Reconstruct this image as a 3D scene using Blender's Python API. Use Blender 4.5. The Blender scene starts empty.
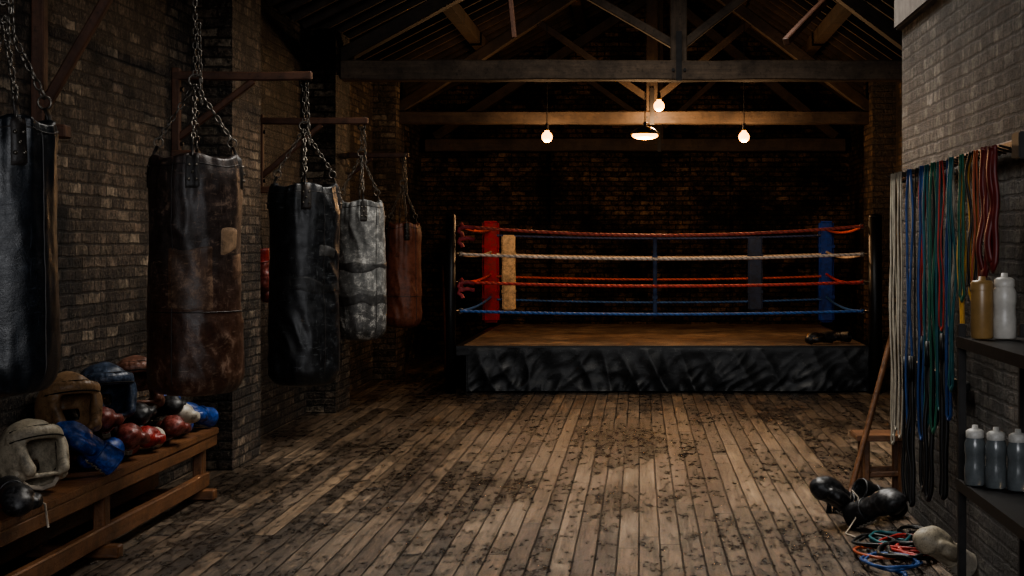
import bpy, bmesh, math, random
from mathutils import Vector, Matrix, Euler, noise
random.seed(7)
F=1566.0; VX=640.0; VY=244.0; CH=1.75
D=bpy.data
col=bpy.context.scene.collection
def PX(px,Y): return (px-VX)*Y/F
def PZ(py,Y): return CH-(py-VY)*Y/F

# ---------------- material helpers ----------------
class NT:
    def __init__(s,name):
        s.mat=D.materials.new(name); s.mat.use_nodes=True
        s.nt=s.mat.node_tree; s.bsdf=s.nt.nodes['Principled BSDF']
    def n(s,t,ins=None,**props):
        nd=s.nt.nodes.new('ShaderNode'+t)
        for k,v in props.items(): setattr(nd,k,v)
        if ins:
            for k,v in ins.items(): s.set(nd.inputs[k],v)
        return nd
    def set(s,sock,v):
        if isinstance(v,bpy.types.NodeSocket): s.nt.links.new(v,sock)
        else: sock.default_value=v
    def m(s,op,a,b=0.0,c=0.0,clamp=False):
        nd=s.n('Math',{0:a,1:b,2:c},operation=op); nd.use_clamp=clamp; return nd.outputs[0]
    def mix(s,f,a,b,mode='MIX'):
        nd=s.n('Mix',data_type='RGBA',blend_type=mode)
        s.set(nd.inputs[0],f); s.set(nd.inputs[6],a); s.set(nd.inputs[7],b); return nd.outputs[2]
    def ramp(s,f,stops):
        nd=s.n('ValToRGB',{0:f}); e=nd.color_ramp.elements
        while len(e)<len(stops): e.new(.5)
        for i,(p,c) in enumerate(stops):
            e[i].position=p; e[i].color=(c if isinstance(c,tuple) else (c,c,c))[:3]+(1,)
        return nd.outputs[0]
    def noise(s,vec,scale,detail=5,rough=.6,dist=0):
        return s.n('TexNoise',{'Vector':vec,'Scale':scale,'Detail':detail,'Roughness':rough,'Distortion':dist}).outputs[0]
    def mapv(s,vec,sc=(1,1,1),loc=(0,0,0)):
        return s.n('Mapping',{'Vector':vec,'Scale':sc,'Location':loc}).outputs[0]
    def obj(s): return s.n('TexCoord').outputs['Object']
    def out(s,color,rough,bump=None,bs=.5,bd=.01,**kw):
        s.set(s.bsdf.inputs['Base Color'],color); s.set(s.bsdf.inputs['Roughness'],rough)
        for k,v in kw.items(): s.set(s.bsdf.inputs[k.replace('_',' ')],v)
        if bump is not None:
            b=s.n('Bump',{'Height':bump,'Strength':bs,'Distance':bd}); s.set(s.bsdf.inputs['Normal'],b.outputs[0])
        return s.mat
def C(r,g,b): return (r,g,b,1)
def S(r,g,b):
    f=lambda v:(v/255/12.92 if v/255<=.04045 else ((v/255+.055)/1.055)**2.4)
    return (f(r),f(g),f(b),1)

def brick_mat(name,stops,mortar,dark=1.0,pale=.35):
    t=NT(name); g=t.n('NewGeometry')
    sp=t.n('SeparateXYZ',{0:g.outputs['Position']}); sn=t.n('SeparateXYZ',{0:g.outputs['True Normal']})
    f=t.m('GREATER_THAN',t.m('ABSOLUTE',sn.outputs[0]),.5)
    u=t.m('ADD',t.m('MULTIPLY',sp.outputs[1],f),t.m('MULTIPLY',sp.outputs[0],t.m('SUBTRACT',1.0,f)))
    pos=g.outputs['Position']
    wob=t.n('TexNoise',{'Vector':pos,'Scale':8.0,'Detail':7.0,'Roughness':.75}).outputs[1]
    sw=t.n('SeparateXYZ',{0:wob})
    u2=t.m('ADD',u,t.m('MULTIPLY',t.m('SUBTRACT',sw.outputs[0],.5),.08))
    v2=t.m('ADD',sp.outputs[2],t.m('MULTIPLY',t.m('SUBTRACT',sw.outputs[1],.5),.046))
    vec=t.n('CombineXYZ',{0:u2,1:v2,2:0.0}).outputs[0]
    br=t.n('TexBrick',{'Vector':vec,'Color1':(0,0,0,1),'Color2':(1,1,1,1),'Mortar':(.5,.5,.5,1),'Scale':1.0,'Mortar Size':.011,'Mortar Smooth':.5,'Bias':0.0,'Brick Width':.225,'Row Height':.076})
    rnd=br.outputs[0]; fac=br.outputs[1]
    base=t.ramp(rnd,stops)
    n1=t.noise(pos,11.0,8,.75); n2=t.noise(pos,1.1,8,.78); n3=t.noise(pos,42.0,6,.75)
    base=t.mix(1.0,base,t.ramp(n1,[(.40,.10),(.62,1.7)]),'MULTIPLY')
    base=t.mix(t.m('MULTIPLY',t.ramp(n3,[(.53,0.0),(.61,1.0)]),pale),base,S(172,158,136))
    mm=t.mix(t.ramp(n1,[(.42,0.0),(.65,1.0)]),C(mortar[0]*.25,mortar[1]*.25,mortar[2]*.25),C(mortar[0]*2.6,mortar[1]*2.5,mortar[2]*2.4))
    base=t.mix(t.m('MULTIPLY',fac,.95),base,mm)
    base=t.mix(1.0,base,t.ramp(n2,[(.42,.10*dark),(.57,1.2*dark)]),'MULTIPLY')
    h=t.m('ADD',t.m('MULTIPLY',t.m('SUBTRACT',1.0,fac),t.m('ADD',.7,t.m('MULTIPLY',rnd,1.0))),t.m('ADD',t.m('MULTIPLY',n1,2.0),t.m('MULTIPLY',n3,1.3)))
    return t.out(base,.58,h,1.0,.036)

def floor_mat():
    t=NT('worn_floorboards'); g=t.n('NewGeometry'); pos=g.outputs['Position']
    s=t.n('SeparateXYZ',{0:pos}); W=.122
    wv=t.noise(pos,1.5,3,.6)
    bx=t.m('DIVIDE',t.m('ADD',s.outputs[0],t.m('MULTIPLY',wv,.012)),W); bid=t.m('FLOOR',bx); fx=t.m('FRACT',bx)
    off=t.n('TexWhiteNoise',{'W':bid},noise_dimensions='1D').outputs[0]
    by=t.m('DIVIDE',t.m('ADD',s.outputs[1],t.m('MULTIPLY',off,7.3)),3.4); sid=t.m('FLOOR',by); fy=t.m('FRACT',by)
    rnd=t.n('TexWhiteNoise',{'Vector':t.n('CombineXYZ',{0:bid,1:sid,2:0.0}).outputs[0]},noise_dimensions='2D').outputs[0]
    gx=t.m('ABSOLUTE',t.m('SUBTRACT',fx,.5)); gap=t.ramp(gx,[(.455,0.0),(.490,1.0)])
    gy=t.m('ABSOLUTE',t.m('SUBTRACT',fy,.5)); gap2=t.ramp(gy,[(.4978,0.0),(.4988,1.0)])
    gap=t.m('MAXIMUM',gap,gap2)
    shift=t.n('CombineXYZ',{0:0.0,1:t.m('MULTIPLY',rnd,20.0),2:t.m('MULTIPLY',rnd,9.0)}).outputs[0]
    pv=t.n('VectorMath',{0:pos,1:shift},operation='ADD').outputs[0]
    gr=t.noise(t.mapv(pv,(60,1.4,1)),1.0,7,.7,.6)
    gr2=t.noise(t.mapv(pv,(16,1.5,1)),1.0,6,.65)
    blot=t.noise(t.mapv(pv,(20,6,1)),1.0,10,.8)
    blot2=t.noise(t.mapv(pos,(13,5.5,1)),1.0,10,.84,.4)
    wear=t.noise(t.mapv(pos,(.9,.4,1)),1.0,6,.65)
    base=t.ramp(rnd,[(0,S(64,55,47)),(.3,S(96,83,70)),(.65,S(114,98,81)),(.82,S(80,66,54)),(1,S(132,112,90))])
    base=t.mix(1.0,base,t.ramp(gr,[(.3,.35),(.7,1.6)]),'MULTIPLY')
    base=t.mix(1.0,base,t.ramp(gr2,[(.32,.5),(.68,1.35)]),'MULTIPLY')
    pat=t.m('ADD',t.m('MULTIPLY',blot,.33),t.m('ADD',t.m('MULTIPLY',blot2,.42),t.m('ADD',t.m('MULTIPLY',wear,.22),t.m('MULTIPLY',rnd,.03))))
    dk=t.ramp(pat,[(.488,1.0),(.503,0.0)])
    base=t.mix(t.m('MULTIPLY',dk,.82),base,S(27,23,19))
    base=t.mix(t.m('MULTIPLY',t.ramp(blot,[(.57,0.0),(.63,1.0)]),.38),base,S(176,154,126))
    base=t.mix(1.0,base,t.ramp(wear,[(.38,.5),(.58,1.05)]),'MULTIPLY')
    base=t.mix(gap,base,S(8,6,5))
    h=t.m('ADD',t.m('MULTIPLY',t.m('SUBTRACT',1.0,gap),1.0),t.m('ADD',t.m('MULTIPLY',gr,.5),t.m('ADD',t.m('MULTIPLY',rnd,.35),t.m('MULTIPLY',blot2,.8))))
    ro=t.ramp(pat,[(.46,.27),(.54,.5)])
    return t.out(base,ro,h,.9,.014,Specular_IOR_Level=.5)

def wood_mat(name,c1,c2,rough=.65,sc=(1.5,30,30),bs=.6):
    t=NT(name); o=t.obj()
    g=t.noise(t.mapv(o,sc),1.0,7,.7,.5); w=t.noise(o,4.0,6,.7); k=t.noise(o,22.0,5,.7)
    b=t.mix(g,c1,c2); b=t.mix(1.0,b,t.ramp(w,[(.3,.35),(.7,1.35)]),'MULTIPLY')
    b=t.mix(t.ramp(k,[(.55,0.0),(.72,.7)]),b,C(c1[0]*.3,c1[1]*.3,c1[2]*.3))
    return t.out(b,rough,t.m('ADD',g,k),bs,.006)

def leather(name,c,worn,amt=.5,rough=.42,thr=.55,grad=None,zgrad=(0,1),bd=.006,scl=1.0,bags=False):
    t=NT(name); o=t.obj()
    a=t.noise(o,3.2*scl,9,.72,.6); b=t.noise(o,17*scl,8,.75,.4); f=t.noise(o,110*scl,4,.6)
    vs=t.noise(t.mapv(o,(7,7,2.4)),1.0*scl,7,.7,1.2)
    sc1=t.noise(t.mapv(o,(14,14,60)),1.0,7,.75,.8); sc2=t.noise(t.mapv(o,(60,60,7)),1.0,7,.75,.6)
    base=c
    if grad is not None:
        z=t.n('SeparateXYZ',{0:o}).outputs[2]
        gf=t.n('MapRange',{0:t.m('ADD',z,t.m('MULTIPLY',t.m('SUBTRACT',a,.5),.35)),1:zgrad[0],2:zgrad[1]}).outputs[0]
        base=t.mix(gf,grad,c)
    base=t.mix(1.0,base,t.ramp(b,[(.3,.4),(.7,1.45)]),'MULTIPLY')
    base=t.mix(1.0,base,t.ramp(a,[(.34,.4),(.66,1.35)]),'MULTIPLY')
    w=t.m('MULTIPLY',t.ramp(t.m('ADD',t.m('MULTIPLY',a,.4),t.m('ADD',t.m('MULTIPLY',vs,.15),t.m('MULTIPLY',b,.45))),[(thr-.01,0.0),(thr+.04,1.0)]),amt)
    base=t.mix(w,base,worn)
    if bags:
        sf=t.m('MAXIMUM',t.ramp(sc1,[(.59,0.0),(.65,1.0)]),t.ramp(sc2,[(.60,0.0),(.66,1.0)]))
        base=t.mix(t.m('MULTIPLY',sf,amt),base,worn)
        h=t.m('ADD',t.m('MULTIPLY',vs,.35),t.m('ADD',t.m('MULTIPLY',b,.6),t.m('ADD',t.m('MULTIPLY',f,.3),t.m('MULTIPLY',sc1,.35))))
    else: h=t.m('ADD',t.m('MULTIPLY',vs,.6),t.m('ADD',t.m('MULTIPLY',b,.6),t.m('MULTIPLY',f,.2)))
    return t.out(base,t.ramp(b,[(.3,rough-.07),(.7,rough+.15)]),h,.6,bd)

def simple(name,c,rough=.5,metal=0.0,var=.4,scale=20.,bs=.3,**kw):
    t=NT(name); o=t.obj(); n=t.noise(o,scale,6,.65)
    b=t.mix(1.0,c,t.ramp(n,[(.3,1-var),(.7,1+var)]),'MULTIPLY')
    return t.out(b,rough,n,bs,.003,Metallic=metal,**kw)
def emis(name,c,st):
    t=NT(name); t.out(c,.5,Emission_Color=c,Emission_Strength=st); return t.mat

# ---------------- geometry helpers ----------------
def mesh_obj(name,bm,mats,parent=None,smooth=False,loc=None):
    me=D.meshes.new(name); bm.normal_update(); bm.to_mesh(me); bm.free()
    for m in (mats if isinstance(mats,(list,tuple)) else [mats]): me.materials.append(m)
    if smooth:
        for p in me.polygons: p.use_smooth=True
    ob=D.objects.new(name,me); col.objects.link(ob)
    if loc is not None: ob.location=loc
    if parent: ob.parent=parent
    return ob
def empty(name,loc=(0,0,0),rot=(0,0,0)):
    e=D.objects.new(name,None); e.empty_display_size=.1; col.objects.link(e); e.location=loc; e.rotation_euler=rot; return e
def add_box(bm,x0,x1,y0,y1,z0,z1,mi=0):
    r=bmesh.ops.create_cube(bm,size=1,matrix=Matrix.Translation(((x0+x1)/2,(y0+y1)/2,(z0+z1)/2))@Matrix.Diagonal((abs(x1-x0),abs(y1-y0),abs(z1-z0),1)))
    fs=set(f for v in r['verts'] for f in v.link_faces)
    for f in fs: f.material_index=mi
    return r['verts']
def box(name,x0,x1,y0,y1,z0,z1,mat,parent=None,bev=0):
    bm=bmesh.new(); c=Vector(((x0+x1)/2,(y0+y1)/2,(z0+z1)/2))
    add_box(bm,x0-c.x,x1-c.x,y0-c.y,y1-c.y,z0-c.z,z1-c.z)
    if bev: bmesh.ops.bevel(bm,geom=bm.edges[:],offset=bev,segments=2,affect='EDGES')
    return mesh_obj(name,bm,mat,parent,loc=c)
def frame_m(p0,p1):
    d=(Vector(p1)-Vector(p0)); x=d.normalized()
    up=Vector((0,0,1)) if abs(x.z)<.95 else Vector((0,1,0))
    y=up.cross(x).normalized(); z=x.cross(y)
    return Matrix((x,y,z)).transposed().to_4x4(), d.length
def beam(name,p0,p1,w,h,mat,parent=None,bev=.008,rough=.006):
    m,L=frame_m(p0,p1); bm=bmesh.new(); add_box(bm,-L/2,L/2,-w/2,w/2,-h/2,h/2)
    n=max(2,int(L/.35))
    es=[e for e in bm.edges if abs((e.verts[0].co-e.verts[1].co).x)>L*.9]
    bmesh.ops.subdivide_edges(bm,edges=es,cuts=n,use_grid_fill=True)
    if bev:
        le=[e for e in bm.edges if len(e.link_faces)==2 and e.calc_face_angle(0)>.7]
        bmesh.ops.bevel(bm,geom=le,offset=bev,segments=1,affect='EDGES')
    for v in bm.verts:
        v.co+=Vector((0,noise.noise(v.co*2.3+Vector(p0)),noise.noise(v.co*2.1+Vector(p1)+Vector((5,5,5)))))*rough
    ob=mesh_obj(name,bm,mat,parent)
    ob.matrix_local=Matrix.Translation((Vector(p0)+Vector(p1))/2)@m
    return ob
def add_cyl(bm,p0,p1,r0,r1=None,seg=16,mi=0,caps=True):
    r1=r0 if r1 is None else r1
    m,L=frame_m(p0,p1); M=Matrix.Translation((Vector(p0)+Vector(p1))/2)@m@Matrix.Rotation(math.pi/2,4,'Y')
    r=bmesh.ops.create_cone(bm,cap_ends=caps,segments=seg,radius1=r0,radius2=r1,depth=L,matrix=M)
    for f in set(f for v in r['verts'] for f in v.link_faces): f.material_index=mi
    return r['verts']
def add_sph(bm,c,s,seg=20,rot=None,mi=0):
    M=Matrix.Translation(c)@(rot.to_matrix().to_4x4() if rot else Matrix())@Matrix.Diagonal((s[0],s[1],s[2],1))
    r=bmesh.ops.create_uvsphere(bm,u_segments=seg,v_segments=seg//2+2,radius=1,matrix=M)
    for f in set(f for v in r['verts'] for f in v.link_faces): f.material_index=mi
    return r['verts']
def add_torus(bm,c,R,r,M=Matrix(),seg=24,sec=8,mi=0,sx=1,sy=1,a0=0,a1=2*math.pi):
    full=abs(a1-a0-2*math.pi)<1e-4; rows=[]
    n=seg if full else seg+1
    for i in range(n):
        a=a0+(a1-a0)*i/seg; row=[]
        for j in range(sec):
            b=2*math.pi*j/sec
            row.append(bm.verts.new(Vector(c)+(M@Vector(((R+r*math.cos(b))*math.cos(a)*sx,(R+r*math.cos(b))*math.sin(a)*sy,r*math.sin(b))))))
        rows.append(row)
    for i in range(seg):
        A=rows[i]; B=rows[(i+1)%n]
        for j in range(sec):
            f=bm.faces.new((A[j],B[j],B[(j+1)%sec],A[(j+1)%sec])); f.material_index=mi; f.smooth=True
def add_tube(bm,pts,r,sec=6,mi=0,flat=None):
    rows=[]; pts=[Vector(p) for p in pts]
    for i,p in enumerate(pts):
        d=(pts[min(i+1,len(pts)-1)]-pts[max(i-1,0)]).normalized()
        up=Vector((1,0,0)) if abs(d.x)<.9 else Vector((0,0,1))
        a=d.cross(up).normalized(); b=a.cross(d).normalized()
        ra,rb=(r,r) if flat is None else flat
        rows.append([bm.verts.new(p+a*ra*math.cos(2*math.pi*j/sec)+b*rb*math.sin(2*math.pi*j/sec)) for j in range(sec)])
    for A,B in zip(rows,rows[1:]):
        for j in range(sec):
            f=bm.faces.new((A[j],A[(j+1)%sec],B[(j+1)%sec],B[j])); f.material_index=mi; f.smooth=True
    for e in (rows[0],rows[-1][::-1]):
        f=bm.faces.new(e); f.material_index=mi
def add_chain(bm,p0,p1,L=.05,W=.032,w=.0048,sag=0):
    p0=Vector(p0); p1=Vector(p1); m,T=frame_m(p0,p1); pitch=L-2*w; n=max(1,int(round(T/pitch)))
    for i in range(n):
        c=p0.lerp(p1,(i+.5)/n)+Vector((0,0,-sag*4*((i+.5)/n)*(1-(i+.5)/n)))
        M=m.to_3x3()@Matrix.Rotation(math.pi/2*(i%2)+.25*random.uniform(-1,1)+.3,3,'X')
        path=[]; k=4; hw=W/2-w; hl=L/2-W/2
        for s in (1,-1):
            for q in range(k+1):
                a=-math.pi/2+math.pi*q/k
                path.append((Vector((s*(hl+hw*math.cos(a)),s*hw*math.sin(a),0)),Vector((s*math.cos(a),s*math.sin(a),0))))
        rows=[]
        for (pp,nn) in path:
            rows.append([bm.verts.new(c+M@(pp+nn*w*math.cos(2*math.pi*j/5)+Vector((0,0,w*math.sin(2*math.pi*j/5))))) for j in range(5)])
        for a_ in range(len(rows)):
            A=rows[a_];B=rows[(a_+1)%len(rows)]
            for j in range(5): bm.faces.new((A[j],A[(j+1)%5],B[(j+1)%5],B[j])).smooth=True

# ---------------- materials ----------------
MB=brick_mat('old_brick',[(0,S(38,33,30)),(.3,S(84,71,61)),(.55,S(116,100,86)),(.8,S(54,43,36)),(1,S(158,142,122))],S(44,39,34),1.0,.4)
MB2=brick_mat('dark_brown_brick',[(0,S(46,38,30)),(.4,S(94,74,56)),(.75,S(134,108,82)),(1,S(66,52,40))],S(40,33,26),.85,.35)  # browner tones scaled darker, for back and right walls
MB3=brick_mat('grey_painted_brick',[(0,S(50,48,46)),(.5,S(82,80,76)),(1,S(116,112,106))],S(40,38,36),.75,.3)
MF=floor_mat()
MBEAM=wood_mat('timber_beam',S(50,42,36),S(124,105,86),.7)
MBEAM2=wood_mat('timber_dark',S(36,29,24),S(82,66,50),.7)
MROOF=wood_mat('roof_boards',S(26,23,20),S(50,43,36),.85,(2,2,20))
MBENCH=wood_mat('bench_wood',S(64,42,27),S(134,92,60),.4)
MBRK=wood_mat('bracket_wood',S(50,32,24),S(108,72,52),.6)
MSTONE=simple('stone_band',S(98,92,87),.85,0,.35,9,.6)
MCH=simple('chain_steel',S(104,99,92),.38,.85,.5,40)
MIRON=simple('dark_iron',S(36,34,33),.5,.5,.4,15)
MBLACK=simple('black_vinyl',S(18,19,21),.42,0,.4,12)

# ---------------- room ----------------
XL=-3.45; XR=3.3; YB=24.7; YF=-2.0
bm=bmesh.new(); add_box(bm,XL-.3,XR+.3,YF,YB+.3,-.1,0); mesh_obj('floor',bm,MF)
WT=3.98; RX=.43; RZ=6.05
box('wall_left',XL-.3,XL,YF,YB,0,WT,MB)
for i,(a,b) in enumerate([(3.0,3.9),(12.1,13.0),(16.2,17.0),(20.2,21.0)]):
    box('wall_left_pier' if i==0 else 'wall_left_pier.%03d'%i,XL,XL+.3,a,b,0,WT,MB)
box('wall_right',XR,XR+.3,YF,YB,0,WT,MB2)
box('wall_right_pier',XR-.3,XR,20.2,21.0,0,WT,MB2)
box('wall_right_pier.001',XR-.3,XR,16.2,17.0,0,WT,MB2)
bm=bmesh.new()
vs=[(XL-.3,0),(XR+.3,0),(XR+.3,WT),(RX,RZ),(XL-.3,WT)]
a=[bm.verts.new((x,YB,z)) for x,z in vs]; b=[bm.verts.new((x,YB+.3,z)) for x,z in vs]
bm.faces.new(a); bm.faces.new(b[::-1])
for i in range(5): bm.faces.new((a[i],b[i],b[(i+1)%5],a[(i+1)%5]))
bmesh.ops.recalc_face_normals(bm,faces=bm.faces[:]); mesh_obj('wall_back',bm,MB2)
for i,xc in enumerate((-1.1,1.1)):
    box('wall_back_pier' if i==0 else 'wall_back_pier.001',xc-.3,xc+.3,YB-.15,YB,0,3.2,MB2)
BX=1.75; BY=10.46
box('wall_partition',BX,XR,4.2,BY,0,3.18,MB3)
box('trim_stone_band',BX-.05,XR,4.15,BY+.03,3.18,3.98,MSTONE,bev=.015)
def roof():
    bm=bmesh.new()
    for (x0,z0,x1,z1) in ((XL-.3,WT,RX,RZ),(XR+.3,WT,RX,RZ)):
        n=int((Vector((x1-x0,z1-z0)).length)/.16)
        for i in range(n):
            f0=i/n; f1=(i+.93)/n
            xa,za=x0+(x1-x0)*f0,z0+(z1-z0)*f0; xb,zb=x0+(x1-x0)*f1,z0+(z1-z0)*f1
            q=[(xa,za),(xb,zb),(xb,zb+.03),(xa,za+.03)]
            A=[bm.verts.new((x,YF,z)) for x,z in q]; B=[bm.verts.new((x,YB+.3,z)) for x,z in q]
            for k in range(4): bm.faces.new((A[k],A[(k+1)%4],B[(k+1)%4],B[k]))
            bm.faces.new(A);bm.faces.new(B)
        bm.faces.new([bm.verts.new(c) for c in ((x0,YF,z0+.035),(x1,YF,z1+.035),(x1,YB+.3,z1+.035),(x0,YB+.3,z0+.035))])
    bmesh.ops.recalc_face_normals(bm,faces=bm.faces[:])
    mesh_obj('ceiling',bm,MROOF)
    e=empty('roof_rafters')
    y=1.0;i=0
    while y<YB:
        beam('rafter_l_%d'%i,(XL,y,WT+.02),(RX,y,RZ-.07),.06,.12,MBEAM2,e,0,0)
        beam('rafter_r_%d'%i,(XR,y,WT+.02),(RX,y,RZ-.07),.06,.12,MBEAM2,e,0,0)
        y+=.5;i+=1
    e=empty('roof_purlins')
    for f in (.33,.66):
        for k,xx in enumerate((XL,XR)):
            x=xx+(RX-xx)*f; z=WT+(RZ-WT)*f-.2
            beam('purlin_%d_%d'%(int(f*100),k),(x,YF,z),(x,YB,z),.14,.16,MBEAM2,e,0,.0)
    beam('ridge',(RX,YF,RZ-.14),(RX,YB,RZ-.14),.06,.2,MBEAM2,e,0,0)
roof()
def truss(name,Y,zt,w,h,kx,mat,mat2):
    e=empty(name,(0,0,0))
    beam('tie_beam',(XL+.1,Y,zt),(XR-.1,Y,zt),w,h,mat,e,.012,.016)
    beam('king_post',(kx,Y,zt+h/2-.01),(kx,Y,RZ-.2),w*.75,.15,mat2,e)
    for k,xx in enumerate((XL+.25,XR-.25)):
        beam('principal_%d'%k,(xx,Y,zt+h/2+.02),(kx,Y,RZ-.35),w*.8,.15,MBEAM2,e)
        mx=kx+(xx-kx)*.45; mz=(zt+h/2)+(RZ-.35-zt-h/2)*.55
        beam('strut_%d'%k,(kx+.06*(1 if k else -1),Y-.0,zt+h/2+.18),(mx,Y,mz-.03),w*.5,.09,mat2,e)
    bm=bmesh.new()
    for q in (-.06,.06): add_cyl(bm,(kx+q,Y-w/2-.012,zt),(kx+q,Y-w/2+.01,zt),.018,seg=6)
    add_box(bm,kx-.03,kx+.03,Y-w/2-.008,Y-w/2,zt-h/2-.01,zt+h/2+.3)
    mesh_obj('iron_strap',bm,MIRON,e)
    return e
truss('roof_truss',16.6,PZ(71,16.6),.24,.21,.41,MBEAM,MBEAM)
truss('roof_truss',20.6,PZ(118,20.6),.2,.17,PX(652,20.6),MBEAM2,MBEAM2)
truss('roof_truss',24.4,PZ(145,24.4),.18,.2,.3,MBEAM2,MBEAM2)
e=empty('roof_braces')
beam('brace_0',(PX(786,14),14,PZ(42,14)),(PX(832,14),14.6,PZ(-8,14)),.06,.07,MBRK,e)
beam('brace_1',(PX(514,15),15,PZ(38,15)),(PX(508,15),15,PZ(-30,15)),.05,.05,MBRK,e)

# ---------------- boxing ring ----------------
RYF=18.5; RYB=23.5; RL=PX(452,18.5); RR=PX(872,18.5); PT=PZ(347,18.5)
def canvas_mat():
    t=NT('ring_canvas'); o=t.n('NewGeometry').outputs['Position']
    a=t.noise(o,1.3,8,.75,.4); b=t.noise(t.mapv(o,(3,9,1)),1.6,9,.8); c=t.noise(o,25,5,.6)
    col_=t.ramp(a,[(.36,S(60,49,41)),(.5,S(110,93,78)),(.64,S(152,131,110))])
    col_=t.mix(1.0,col_,t.ramp(b,[(.43,.25),(.56,1.15)]),'MULTIPLY')
    return t.out(col_,.6,t.m('ADD',b,c),.5,.006)
MCAN=canvas_mat()
def tarp_mat():
    t=NT('apron_tarp'); o=t.obj(); a=t.noise(t.mapv(o,(1.2,1,3)),2.,8,.75,.8); b=t.noise(o,30,6,.75)
    c_=t.mix(t.ramp(a,[(.52,0.0),(.75,.5)]),S(12,16,20),S(48,52,54))
    c_=t.mix(t.ramp(b,[(.58,0.0),(.66,.45)]),c_,S(98,96,92))
    return t.out(c_,.40,t.m('ADD',a,t.m('MULTIPLY',b,.3)),.4,.015)
MTARP=tarp_mat()
ring=empty('boxing_ring',(0,0,0))
box('platform_deck',RL,RR,RYF,RYB+.2,PT-.1,PT-.004,MBLACK,ring,.01)
box('canvas',RL+.12,RR-.05,RYF+.03,RYB+.15,PT-.004,PT+.012,MCAN,ring,.005)
box('platform_base',RL+.15,RR-.08,RYF+.12,RYB+.1,0,PT-.1,MBLACK,ring)
def sheet(name,x0,x1,z0,z1,y,nx,nz,fn,mat,parent,side=False):
    bm=bmesh.new(); g=[]
    for i in range(nx+1):
        r=[]
        for j in range(nz+1):
            u=x0+(x1-x0)*i/nx; z=z0+(z1-z0)*j/nz; d=fn(u,z,j/nz)
            r.append(bm.verts.new((u,y+d,z) if not side else (y+d,u,z)))
        g.append(r)
    for i in range(nx):
        for j in range(nz): bm.faces.new((g[i][j],g[i+1][j],g[i+1][j+1],g[i][j+1]))
    return mesh_obj(name,bm,mat,parent,True)
def fold(u,z,t):
    k=1-t
    r=lambda v:1-abs(v)*2.2
    v=noise.noise(Vector((u*1.7,z*1.2,3)))*.06+r(noise.noise(Vector((u*3+z*1.5,z*1.2,9))))*.032+r(noise.noise(Vector((u*6-z*5,z*4,1))))*.014+noise.noise(Vector((u*2,z*9,21)))*.012
    return -.05-v*(k**.6+.1)
sheet('apron_front',RL+.2,RR-.02,.02,PT-.005,RYF,300,30,fold,MTARP,ring)
sheet('apron_side',RYF,RYB,.02,PT-.005,RL-.01,160,16,lambda u,z,t:fold(u,z,t)+.02,MTARP,ring,True)
sheet('apron_side_right',RYF,RYB,.02,PT-.005,RR+.01,160,16,lambda u,z,t:-fold(u,z,t)-.02,MTARP,ring,True)
box('edge_rail',RL-.02,RR+.03,RYF-.04,RYF+.04,PT-.03,PT+.015,MBLACK,ring,.01)
MRED=leather('pad_red',S(176,32,40),S(80,18,18),.5,.45); MBLU=leather('pad_blue',S(26,72,176),S(14,30,60),.5,.45)
MCRM=leather('pad_cream',S(240,214,176),S(150,110,74),.4,.5); MDBL=leather('pad_navy',S(36,58,96),S(18,24,38),.4,.5)
def pad(name,xc,y,w,d,z0,z1,mat):
    bm=bmesh.new(); add_box(bm,-w/2,w/2,-d/2,d/2,0,z1-z0)
    bmesh.ops.bevel(bm,geom=[e for e in bm.edges],offset=min(w,d)*.2,segments=3,affect='EDGES')
    long=[e for e in bm.edges if abs(e.verts[0].co.z-e.verts[1].co.z)>.4]
    bmesh.ops.subdivide_edges(bm,edges=long,cuts=16,use_grid_fill=True)
    for v in bm.verts:
        s=1+.1*noise.noise(v.co*5+Vector((xc,0,0))); v.co.x*=s; v.co.y*=s
    for k in range(2):
        z=(z1-z0)*(.25+.5*k); add_box(bm,-w/2-.006,w/2+.006,-d/2-.006,d/2+.006,z-.02,z+.02)
    return mesh_obj(name,bm,mat,ring,False,(xc,y,z0))
def post(name,x,y,z1,mat,r=.05,z0=0):
    bm=bmesh.new(); add_cyl(bm,(x,y,z0),(x,y,z1),r,seg=20); add_sph(bm,(x,y,z1),(r,r,r*.5))
    return mesh_obj(name,bm,mat,ring,True)
fl=(RL+.0,RYF-.12); fr=(PX(875,18.4),RYF-.12); bl=(PX(492,23.5),23.5); br=(PX(825,23.5),23.5)
post('post_front_left',*fl,PZ(216,18.4),MBLACK,.06); post('post_front_right',*fr,PZ(217,18.4),MBLACK,.08)
post('post_back_left',*bl,PZ(224,23.5),MIRON); post('post_back_right',*br,PZ(224,23.5),MIRON)
pad('corner_pad_red',bl[0],23.36,.25,.16,PT+.05,PZ(221,23.4),MRED)
pad('corner_pad_blue',br[0],23.36,.23,.16,PT+.05,PZ(221,23.4),MBLU)
pad('corner_pad_cream',PX(509,23.3),23.28,.2,.1,PZ(310,23.3),PZ(235,23.3),MCRM)
pad('rope_pad_navy',PX(755,23.3),23.28,.22,.1,PZ(310,23.3),PZ(237,23.3),MDBL)
pad('rope_spacer_blue',PX(655,18.62),18.6,.05,.06,PZ(317,18.6),PZ(237,18.6),MDBL)
def rope_mat(n,c):
    t=NT(n); o=t.n('NewGeometry').outputs['Position']; s=t.n('SeparateXYZ',{0:o})
    w=t.m('SINE',t.m('MULTIPLY',t.m('ADD',t.m('ADD',s.outputs[0],s.outputs[1]),s.outputs[2]),95.0))
    w=t.m('ADD',t.m('MULTIPLY',w,.5),.5); nz=t.noise(o,7,5,.7)
    b=t.mix(1.0,c,t.ramp(w,[(0,.6),(.6,1.1)]),'MULTIPLY'); b=t.mix(1.0,b,t.ramp(nz,[(.3,.55),(.7,1.3)]),'MULTIPLY')
    return t.out(b,.55,w,.6,.008)
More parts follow.
